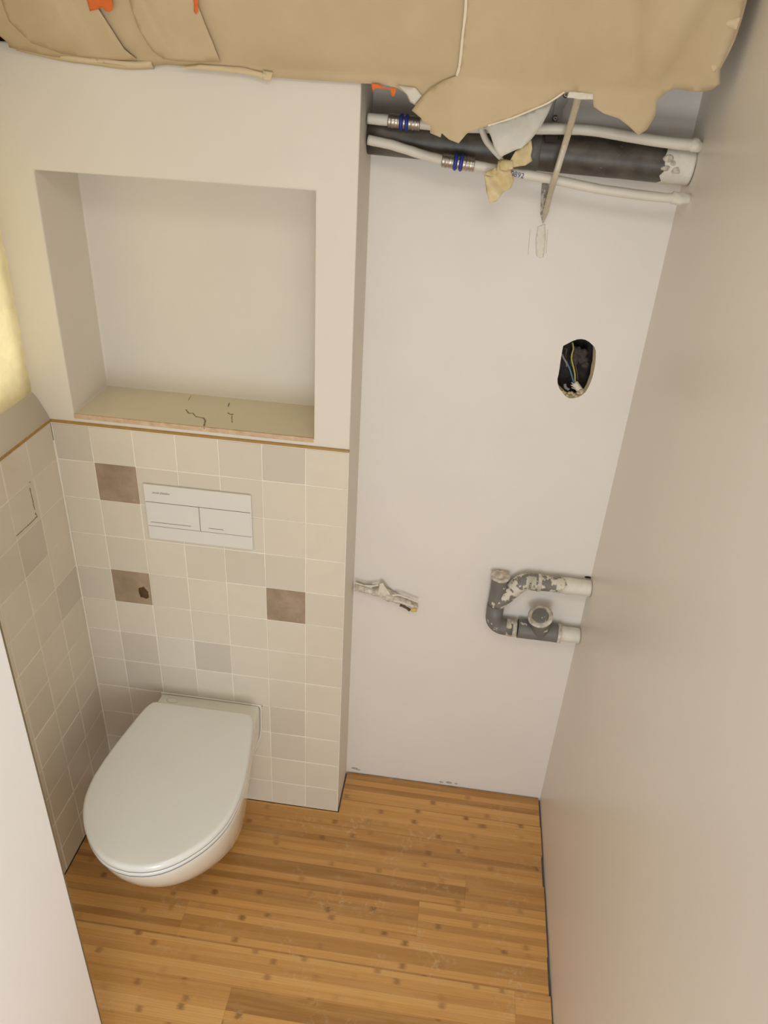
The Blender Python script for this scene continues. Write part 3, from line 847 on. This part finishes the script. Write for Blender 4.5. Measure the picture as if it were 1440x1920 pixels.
bm = bmesh.new()
for p_, q_ in (((994, 430), (990, 478)), ((1027, 430), (1024, 475))):
    ribbon(bm, [vec(p_[0], p_[1], YB), vec((p_[0] + q_[0]) / 2, (p_[1] + q_[1]) / 2, YB), vec(*q_, YB)], 0.0007, (0, -1, 0), 0, 0.0005)
k = link('pencil_line', bm, RIMP, wb); solid(k, 0.0003)

# ------------------------------------------------------------------ grey drain fittings
gy = YB - 0.026
dp = empty('drain_pipe', vec(935, 1140, gy), 'plaster-splashed grey drain pipe loop with branches on the recess wall', 'pipe')
g = lambda x, y, yy=gy: vec(880 + x * 250 / 1440, 1050 + y * 250 / 1440, yy)
R0_ = 0.0205
pt_top, pt_mid, pt_bot = g(312, 175), g(287, 480), g(285, 640)
pt_top.x = pt_mid.x = pt_bot.x = (pt_top.x + pt_mid.x + pt_bot.x) / 3
bm = bmesh.new(); n_ = 14
tube(bm, [pt_top.lerp(pt_mid, k / n_) for k in range(n_ + 1)], [R0_ * 1.02] * (n_ + 1), 28, wob=0.0006, wsc=60); link('upright', bm, GREYP, dp)
bm = bmesh.new(); tube(bm, [pt_top + Vector((0, 0, z)) for z in (-0.006, -0.003, 0.003, 0.005)], [R0_ * 1.05, R0_ * 1.2, R0_ * 1.22, R0_ * 1.1], 28, wob=0.002, wsc=80)
k = link('socket_rim', bm, PLASTERL, dp)
bm = bmesh.new(); lump(bm, pt_top + Vector((0, 0, 0.003)), R0_ * 0.95, R0_ * 0.95, 0.005, 0.5, 90); k = link('plaster_plug', bm, PLASTERL, dp, True)
# lower elbow
z_l = g(500, 735).z
e0 = pt_mid + Vector((0, 0, 0.001)); lowy = pt_mid.copy(); lowy.z = z_l
c_ = Vector((pt_mid.x, gy, z_l))
bm = bmesh.new()
pe = [e0, Vector((pt_mid.x, gy, z_l + 0.034))]
for k in range(9):
    a_ = math.pi / 2 * k / 8; pe.append(Vector((pt_mid.x + 0.03 * (1 - math.cos(a_)), gy, z_l + 0.03 * (1 - math.sin(a_)))))
pe.append(Vector((pt_mid.x + 0.052, gy, z_l)))
tube(bm, pe, [R0_ * 1.08] * len(pe), 28, wob=0.0006, wsc=60); link('elbow', bm, GREYP, dp)
bm = bmesh.new(); tube(bm, [Vector((pt_mid.x + 0.035 + k * 0.004, gy, z_l)) for k in range(8)], [R0_ * 1.1] * 8, 28, wob=0.003, wsc=70); link('plaster_ring', bm, PLASTERL, dp)
# tee
xt0, xt1 = g(520, 740).x, g(960, 800).x
bm = bmesh.new(); tube(bm, [Vector((xt0 + (xt1 - xt0) * k / 12, gy, z_l)) for k in range(13)], [R0_ * 1.22] * 13, 30, wob=0.0008, wsc=60)
link('tee', bm, GREYP, dp)
tc = Vector(((g(780, 700)).x, gy, z_l))
top_ = vec(880 + 768 * 250 / 1440, 1050 + 612 * 250 / 1440, gy - 0.033)
bm = bmesh.new(); tube(bm, [tc.lerp(top_, k / 8) for k in range(9)], [0.024] * 6 + [0.0255, 0.028, 0.0295], 30, wob=0.0008, wsc=60); link('tee_branch', bm, GREYP, dp)
ax_ = (top_ - tc).normalized()
bm = bmesh.new(); tube(bm, [top_ - ax_ * 0.004, top_ - ax_ * 0.001, top_ + ax_ * 0.0035, top_ + ax_ * 0.005], [0.0295, 0.0322, 0.032, 0.029], 36, wob=0.0014, wsc=50); link('plaster_rim', bm, PLASTERL, dp)
bm = bmesh.new(); u_ = ax_.cross(Vector((1, 0, 0))).normalized()
tube(bm, [top_ + ax_ * 0.003, top_ + ax_ * 0.008], [0.0225, 0.0205], 24, wob=0.0015, wsc=80)
k = link('plug', bm, GREYP, dp)
# white run into the right wall
bm = bmesh.new(); xw = XR - 0.001; n_ = 12
tube(bm, [Vector((xt1 - 0.004 + (xw - xt1 + 0.004) * k / n_, gy, z_l)) for k in range(n_ + 1)], [R0_ * 1.0] * (n_ + 1), 28, wob=0.0016, wsc=50); k = link('white_run', bm, PAINTP, dp); k['label'] = 'painted white pipe end'
bm = bmesh.new(); tube(bm, [Vector((xt1 - 0.004 + k * 0.003, gy, z_l)) for k in range(4)], [R0_ * 1.28] * 4, 28, wob=0.002, wsc=60); link('plaster_collar', bm, PLASTERL, dp)
# branch rising at 45 degrees, then running right
z_u = (g(760, 255).z + g(1240, 290).z) / 2
b0 = g(300, 470); b0.x = pt_mid.x
b1 = g(560, 270); b1.z = z_u + -0.004
path = [b0, b0.lerp(b1, 0.45), b0.lerp(b1, 0.8), Vector((b1.x + 0.008, gy, z_u - 0.0015)), Vector((g(700, 250).x, gy, z_u)), Vector((g(760, 250).x, gy, z_u))]
bm = bmesh.new(); sp_ = smooth_path(path, 6); tube(bm, sp_, [R0_ * 1.06] * len(sp_), 28, wob=0.001, wsc=60); link('branch', bm, GREYP2, dp)
bm = bmesh.new(); x0_ = g(750, 250).x; x1_ = g(1060, 270).x
tube(bm, [Vector((x0_ + (x1_ - x0_) * k / 12, gy, z_u)) for k in range(13)], [R0_ * 0.99] * 13, 28, wob=0.0006); link('branch_run', bm, GREYP2, dp)
bm = bmesh.new(); tube(bm, [Vector((x0_ - 0.004 + k * 0.003, gy, z_u)) for k in range(4)], [R0_ * 1.12] * 4, 28, wob=0.0015, wsc=60); link('plaster_collar', bm, PLASTERL, dp)
bm = bmesh.new(); pr = tube(bm, [Vector((x1_ - 0.006 + (xw - x1_ + 0.006) * k / 14, gy, z_u)) for k in range(15)], [R0_ * 1.03] * 15, 28, wob=0.0014, wsc=55)
for v in pr[0]: v.co.x += 0.05 * noise.noise(v.co * 60) 
k = link('white_run', bm, PAINTP, dp); k['label'] = 'painted white pipe end'
bm = bmesh.new(); q = Vector((g(655, 250).x, gy, z_u))
rr_ = []
for k in range(7):
    a_ = math.radians(-25 + 95 * k / 6)
    rr_.append([q + Vector((dx, -math.cos(a_) * R0_ * 1.1, math.sin(a_) * R0_ * 1.1)) for dx in (-0.009, 0.013)])
vv = [[bm.verts.new(p) for p in r] for r in rr_]
for r_a, r_b in zip(vv, vv[1:]): bm.faces.new((r_a[0], r_a[1], r_b[1], r_b[0]))
k = link('sticker', bm, STICKER, dp); solid(k, 0.0006)
text('print', 'HTA', 0.009, q + Vector((-0.001, -R0_ * 1.1 - 0.001, 0.004)), Matrix.Rotation(math.radians(90), 4, 'X') @ Matrix.Rotation(math.radians(90), 4, 'Z'), LINE, dp)
text('print', 'S', 0.010, q + Vector((0.0085, -R0_ * 1.1 - 0.001, 0.002)), Matrix.Rotation(math.radians(90), 4, 'X'), GREENL, dp)
bm = bmesh.new(); q = vec(1103, 1083, YB - 0.002); lump(bm, (q.x, YB - 0.001, q.z), 0.008, 0.003, 0.0028, 0.4, 90); k = link('gap_hole', bm, MASON, wb, True)

# ------------------------------------------------------------------ plaster wrapped cable stub
cy_ = YB - 0.012
cs = empty('cable_stub', vec(665, 1100, cy_), 'plaster-crusted wrapped cable stub lying against the recess wall low down', 'cable')
m_ = lambda x, y, dy=0.0: vec(650 + x * 160 / 1440, 1070 + y * 90 / 810, cy_ - dy)
bm = bmesh.new()
pp = smooth_path([m_(150, 270), m_(300, 300), m_(430, 330), m_(560, 350), m_(680, 400), m_(800, 455), m_(900, 490), m_(1010, 530), m_(1110, 590), m_(1170, 640)], 6)
rs_ = [0.0115 + 0.007 * math.exp(-((i / len(pp) - 0.42) / 0.14) ** 2) - 0.003 * (i / len(pp)) for i in range(len(pp))]
tube(bm, pp, rs_, 22, wob=0.005, wsc=90); k = link('plaster_crust', bm, PLASTERL, cs)
bm = bmesh.new()
lp_ = [m_(x, y, 0.012) for x, y in ((560, 215), (610, 215), (660, 290), (730, 390), (690, 450), (640, 490), (570, 480), (540, 400), (545, 300))]
f = bm.faces.new([bm.verts.new(p + Vector((0, random.uniform(-.002, .002), 0))) for p in lp_]); bmesh.ops.triangulate(bm, faces=[f])
k = link('tape_fold', bm, FOAM, cs); solid(k, 0.003)
for (pa, ra) in (([(740, 420), (870, 410), (1000, 450), (1120, 500), (1210, 530)], 0.0028), ([(760, 480), (880, 520), (1000, 560), (1130, 600)], 0.0030), ([(300, 250), (420, 260), (540, 240)], 0.0026), ([(130, 200), (280, 245), (430, 290)], 0.0018)):
    bm = bmesh.new(); sp_ = smooth_path([m_(x, y, 0.009) for x, y in pa], 6); tube(bm, sp_, ra, 10, wob=0.0012, wsc=120); link('strand', bm, FOAM, cs)
bm = bmesh.new(); sp_ = smooth_path([m_(x, y, 0.007) for x, y in ((900, 580), (1000, 620), (1060, 670))], 5); tube(bm, sp_, 0.0038, 10, wob=0.001, wsc=120); link('dark_strand', bm, WBROWN, cs)
bm = bmesh.new(); sp_ = [m_(1080, 650, 0.008), m_(1120, 660, 0.008), m_(1185, 665, 0.008)]; tube(bm, sp_, [0.0055, 0.0065, 0.005], 12, wob=0.001, wsc=120); k = link('tape_end', bm, YEND, cs); k['label'] = 'yellow taped end'

# ------------------------------------------------------------------ electrical box
ey = YB + 0.045
eb = empty('electrical_box', (0.576, ey, 1.385), 'open black electrical box with loose wires in oval wall cut-out', 'electrical box')
cx_ = sum(p.x for p in hole) / len(hole); cz_ = sum(p.z for p in hole) / len(hole)
bm = bmesh.new(); rings = []
for y_, s1 in ((YB + 0.0146, 1.12), (YB + 0.03, 1.12), (YB + 0.05, 1.1), (YB + 0.062, 1.0)):
    rings.append([(cx_ + (p.x - cx_) * s1 * (0.95), y_, cz_ + (p.z - cz_) * s1 * .97) for p in hole])
loft(bm, rings, cap0=False); o = link('shell', bm, BLACKIN, eb)
bm = bmesh.new(); q = vec(1087, 668, YB + 0.035)
for k in range(7): lump(bm, q + Vector((random.uniform(-.014, .016), random.uniform(-.004, .004), random.uniform(-.022, .018))), 0.011, 0.008, 0.011, 0.5, 90, 3, k)
link('dusty_cable_mass', bm, PLUG, eb, True)
w_ = lambda x, y, dy: vec(1020 + x * 130 / 1440, 610 + y * 130 / 1440, YB + dy)
for nm, m1, ra, pa in (('wire', WYG, 0.0019, [(590, 350, .022), (610, 480, .016), (580, 600, .012), (575, 720, .010), (610, 860, .008), (640, 1000, .008), (645, 1130, .010), (650, 1180, .014)]),
                       ('wire', WBLUE, 0.0018, [(470, 760, .014), (520, 870, .011), (560, 980, .010), (590, 1090, .011), (615, 1180, .014)]),
                       ('wire', WGREY, 0.0023, [(372, 600, .018), (420, 700, .014), (470, 780, .012), (478, 850, .016)]),
                       ('wire', WBROWN, 0.0017, [(420, 470, .020), (470, 500, .018), (450, 600, .02), (455, 700, .024)]),
                       ('wire', WBROWN, 0.0017, [(640, 700, .028), (660, 860, .026), (690, 1000, .022), (700, 1130, .018)])):
    bm = bmesh.new(); tube(bm, smooth_path([w_(*p) for p in pa], 6), ra, 10); o = link(nm, bm, m1, eb)
    o['label'] = {'wire_yellow_green': 'yellow-green earth wire', 'wire_blue': 'blue wire', 'wire_grey': 'grey wire', 'wire_brown': 'brown wire'}[m1.name]
bm = bmesh.new(); pa = [w_(630, 1190, .016), w_(700, 1270, .014), w_(780, 1400, .012)]
n_ = 30; rs_ = [0.0068 + (0.0012 if (k // 2) % 2 else 0) for k in range(n_ + 1)]
tube(bm, [pa[0].lerp(pa[2], k / n_) for k in range(n_ + 1)], rs_, 18); link('corrugated_conduit', bm, FOAM, eb)
bm = bmesh.new()
for x, y in ((570, 1190), (560, 1240), (575, 1290), (600, 1210)): tube(bm, [w_(x, y, .012), w_(x + 60, y + 30, .014)], 0.0011, 6)
link('frayed_end', bm, FOAM, eb)
bm = bmesh.new()
for k in range(9):
    x = 380 + k * 48; y = 1340 + (90 if k > 1 else 30) + 35 * math.sin(k * 1.3) - (k > 6) * 40
    lump(bm, w_(x, y, .004), 0.0042, 0.005, 0.0030, 0.4, 140, 2, k)
link('plaster_crumbs', bm, RIMP, eb, True)
bm = bmesh.new(); tube(bm, smooth_path([w_(430, 1220, .02), w_(450, 1290, .016), w_(520, 1340, .014)], 5), 0.0036, 10, wob=.001, wsc=100); link('cut_sheath', bm, WGREY, eb)

# ------------------------------------------------------------------ masking paper
def bulge(x, z):
    t = max(0.0, z - 1.925)
    y = -0.010 - 0.075 * (1 - math.exp(-t / 0.07)) - 0.03 * t
    if x < 0.10: y += 0.004 * (1 - min(1, t / 0.02))
    else: y -= 0.020 * min(1, (x - 0.1) / 0.15) * math.exp(-t / 0.05)
    if z < 1.925: y -= (1.925 - z) * 0.15
    y += 0.010 * noise.noise(Vector((x * 3.2, z * 2.5, 1.0))) * min(1, t / 0.04 + 0.15)
    # diagonal folds
    for (x0, z0, sl, amp, wd) in ((-0.385, 1.98, 0.35, 0.009, 0.006), (-0.235, 1.98, 0.28, 0.010, 0.006), (0.545, 2.02, 0.22, 0.006, 0.010), (0.615, 2.0, -0.35, 0.006, 0.010), (0.02, 2.0, 0.3, 0.004, 0.02)):
        dd = (x - x0) + (z - z0) * sl
        y += amp * (math.tanh(dd / wd) - 0.0) * math.exp(-(dd / 0.09) ** 2) * min(1, max(0, t / 0.03 + 0.05))
    return y
def pxz(pts, yy): return [(at(x, y, 1, yy).x, at(x, y, 1, yy).z) for x, y in pts]
mp = empty('masking_paper', (0.05, -0.05, 1.93), 'kraft paper masking sheet hanging from the ceiling with torn lower edge', 'paper')
low_l = pxz([(22, 89), (60, 98), (95, 106), (130, 110), (170, 116), (205, 121), (240, 125), (285, 124), (310, 121), (345, 124), (400, 130), (450, 132), (500, 144), (560, 149), (640, 154), (692, 157)], -0.012)
low_r = pxz([(700, 157), (722, 160), (745, 166), (760, 176), (768, 192), (790, 205), (840, 232), (880, 238), (920, 226), (980, 207), (1030, 192), (1062, 174), (1080, 172), (1112, 176), (1113, 200), (1132, 213), (1160, 222), (1178, 236), (1196, 253), (1212, 243), (1228, 218), (1232, 190), (1248, 175), (1262, 166), (1275, 168), (1295, 171), (1318, 172), (1335, 168), (1348, 156)], -0.035)
rt = pxz([(1362, 130), (1374, 104), (1386, 74), (1397, 35), (1405, 0)], -0.09)
out_ = low_l + low_r + rt + [(0.700, 2.16), (0.702, ZC - 0.002), (-0.590, ZC - 0.002), (-0.590, 2.06)] + pxz([(-20, 40), (0, 63), (14, 80)], -0.03)
bm = plane_patch(out_, 0.011, lambda u, v: Vector((u, bulge(u, v), v)))
o = link('sheet', bm, PAPER, mp); solid(o, 0.0005)
# overlapping second sheet: edge runs down at px 870 and forms the tails
ov = pxz([(876, -30), (874, 20), (868, 70), (862, 120), (856, 142), (828, 152), (806, 166), (788, 184), (770, 208), (788, 222), (792, 230), (806, 236), (806, 250), (826, 258), (828, 250), (842, 262), (860, 269), (874, 252), (884, 245), (915, 236), (960, 222), (1000, 206), (1030, 193), (1060, 173)], -0.055) + low_r[12:] + [(x - 0.004, z) for x, z in rt] + pxz([(1398, -30)], -0.09)
def bulge2(u, v): 
    edge = 0.0
    return bulge(u, v) - 0.0028 - 0.0035 * max(0.0, min(1.0, (0.46 - u) / 0.15)) - 0.004 * max(0.0, min(1.0, (0.46 - u) / 0.15)) * max(0, min(1, (1.93 - v) / 0.08)) + 0.002 * max(0.0, min(1.0, (0.46 - u) / 0.15)) * noise.noise(Vector((u * 12, v * 12, 5)))
bm = plane_patch(ov, 0.011, lambda u, v: Vector((u, bulge2(u, v), v)))
o = link('overlap_sheet', bm, PAPER, mp); solid(o, 0.0006)
# pleats folded over on the left half
for pts_, xa, xb in (([(10, -30), (172, -30), (184, 0), (198, 28), (212, 58), (226, 92), (244, 112), (205, 112), (150, 108), (100, 100), (50, 80), (20, 40)], -0.50, -0.36),
                     ([(250, -30), (364, -30), (374, 0), (384, 36), (396, 80), (404, 116), (360, 116), (320, 114), (296, 110), (280, 96), (262, 50)], -0.33, -0.235)):
    q = pxz(pts_, -0.05)
    bm = plane_patch(q, 0.010, lambda u, v: Vector((u, bulge(u, v) - 0.0004 - 0.0075 * max(0.0, min(1.0, (u + 0.20 * (v - 1.98) - xa) / (xb - xa))) ** 1.5, v)))
    o = link('pleat', bm, PAPER, mp); solid(o, 0.0005)
# pale torn edges of the overlap
bm = bmesh.new()
ed = smooth_path([(x, bulge2(x, z) - 0.0012, z) for x, z in ov[0:5]], 6)
ribbon(bm, ed, 0.0042, (0, -1, 0), 0.2)
o = link('torn_edge', bm, PAPERE, mp); solid(o, 0.0005)
bm = bmesh.new(); ed = smooth_path([(x, bulge2(x, z) - 0.0010, z) for x, z in ov[19:24]], 6)
ribbon(bm, ed, 0.0028, (0, -1, 0), 0.2); o = link('torn_edge', bm, PAPERE, mp); solid(o, 0.0005)
# taped hem over the left part
bm = bmesh.new()
hem = pxz([(24, 88), (60, 97), (110, 108), (170, 116), (230, 124), (285, 123)], -0.012)
prev = None
rowsH = []
for i, (x, z) in enumerate(smooth_path([(a_, b_, 0) for a_, b_ in hem], 6)[:] and [(p.x, p.y) for p in smooth_path([(a_, b_, 0) for a_, b_ in hem], 6)]):
    zz = [z - 0.005, z + 0.002, z + 0.008]
    yy = [-0.0012, -0.010 - 0.004 * math.sin(i * .5), -0.012]
    rowsH.append([bm.verts.new((x, yy[k], zz[k])) for k in range(3)])
for a_, b_ in zip(rowsH, rowsH[1:]):
    for k in range(2): bm.faces.new((a_[k], a_[k + 1], b_[k + 1], b_[k])).smooth = True
o = link('hem_tape', bm, TAPEW, mp); solid(o, 0.0005)
for pts_ in ([(330, 127), (375, 121), (455, 126), (505, 140), (495, 148), (460, 139), (400, 133)], [(493, 132), (512, 136), (508, 152), (492, 150)]):
    q = pxz(pts_, -0.012)
    bm = plane_patch(q, 0.006, lambda u, v: Vector((u, -0.013 - 0.001 * noise.noise(Vector((u * 60, v * 60, 0))), v)))
    o = link('hem_tape', bm, TAPEW, mp); solid(o, 0.0005)
# white tape dabs near the right edge
for pts_ in ([(1367, 42), (1378, 33), (1396, 30), (1388, 55), (1372, 50)], [(1345, 122), (1358, 120), (1354, 136), (1346, 132)]):
    q = pxz(pts_, -0.095)
    bm = plane_patch(q, 0.006, lambda u, v: Vector((u, bulge(u, v) - 0.003, v)))
    o = link('tape_dab', bm, TAPEW, mp); solid(o, 0.0006)
# small frilled flap at px 735-770
bm = plane_patch(pxz([(742, 160), (778, 165), (790, 180), (776, 196), (768, 190), (762, 178), (752, 168)], -0.045), 0.006, lambda u, v: Vector((u, bulge(u, v) - 0.004 + 0.004 * noise.noise(Vector((u * 60, v * 60, 9))), v)))
o = link('torn_flap', bm, FILM, mp); solid(o, 0.0005)
# thin translucent film hanging under the overlap
fm = [(905, 236), (940, 226), (985, 212), (1036, 190), (1028, 210), (1014, 238), (996, 262), (980, 277), (962, 284), (950, 290), (937, 296), (928, 280), (920, 255), (914, 243)]
bm = plane_patch(pxz(fm, 0.025), 0.008, lambda u, v: Vector((u, 0.022 + 0.006 * noise.noise(Vector((u * 20, v * 20, 2))) - 0.25 * (v - 1.86), v)))
o = link('masking_film', bm, FILM, None); solid(o, 0.0004); tag(o, 'pale translucent masking film triangle hanging in front of the waste pipe', 'masking film')

def tape_piece(name, pts, yy, m, label, cat, amp=0.004, sc=40, step=0.004, group=None, follow=None):
    q = pxz(pts, yy)
    fn = (lambda u, v: Vector((u, (follow(u, v) if follow else yy) + amp * noise.noise(Vector((u * sc, v * sc, 7))), v)))
    bm = plane_patch(q, step, fn); o = link(name, bm, m, None); solid(o, 0.0006)
    return tag(o, label, cat, group)
fo = lambda u, v: bulge(u, v) - 0.012
tape_piece('masking_tape', [(154, -14), (206, -14), (206, 12), (203, 18), (196, 21), (189, 19), (184, 12), (176, 15), (157, 19)], -0.09, ORANGE, 'orange tape piece stuck to the kraft paper at upper left, the larger of two', 'tape', 0.002, 40, 0.004, None, fo)
tape_piece('masking_tape', [(353, -14), (366, -14), (364, 8), (362, 20), (358, 25), (354, 20), (356, 5)], -0.09, ORANGE, 'small orange tape tongue on the paper right of the larger orange piece', 'tape', 0.002, 40, 0.004, None, fo)
tape_piece('masking_tape', [(696, 156), (712, 158), (725, 165), (741, 164), (743, 170), (741, 177), (737, 182), (733, 178), (732, 168), (722, 167), (712, 166), (703, 166), (699, 172)], -0.02, ORANGE, 'orange tape scrap at the paper lower edge beside the boxed wall corner', 'tape', 0.003, 70, 0.003)
# cream tape shreds knotted around the lower pipe
tp = empty('tape_shred', vec(945, 318, 0.04), 'crumpled cream masking tape knotted over the lower white water pipe', 'tape')
def shred(pts, y0, amp, sc, seed, tilt=0.0):
    q = pxz(pts, y0)
    bm = plane_patch(q, 0.004, lambda u, v: Vector((u, y0 + amp * noise.noise(Vector((u * sc, v * sc, seed))) + amp * 0.5 * math.sin((u + v) * 160 + seed) * 0.5, v)))
    o = link('tape_strip', bm, YTAPE, tp); solid(o, 0.0008)
shred([(934, 302), (955, 306), (958, 322), (964, 338), (958, 352), (942, 362), (930, 378), (919, 381), (912, 360), (910, 342), (908, 330), (922, 326), (932, 318)], 0.046, 0.008, 45, 1.0)
shred([(957, 300), (966, 284), (984, 272), (996, 260), (998, 278), (995, 292), (998, 302), (985, 310), (965, 314), (956, 312)], 0.040, 0.009, 40, 5.0)
shred([(934, 302), (948, 299), (962, 302), (962, 316), (950, 321), (938, 318)], 0.038, 0.008, 70, 9.0)
shred([(912, 322), (930, 314), (936, 322), (925, 330), (908, 328)], 0.044, 0.005, 60, 12.0)
# blobs and crumbs at the foot of the recess wall
bm = bmesh.new()
for p_, s1 in (((664, 1441), 1.0), ((672, 1444), .8), ((842, 1468), 1.0), ((828, 1467), .7), ((855, 1470), .7)):
    q = at(*p_, 1, YB - 0.002); lump(bm, (q.x, YB - 0.0005, max(0.003, q.z)), 0.010 * s1, 0.0022, 0.0035 * s1, 0.5, 90, 2)
k = link('plaster_crumbs', bm, mat('crumb_grey', srgb(176, 168, 156), 0.9, var=0.2, var_scale=90), wb, True)
bm = bmesh.new()
for k in range(14):
    lump(bm, (XB + 0.0015 + random.uniform(0, .001), 0.008 + k * 0.0075, -0.0035), 0.0016, 0.005, 0.003, 0.4, 90, 2, k)
struct('grout_crumbs', bm, CONC, fl)
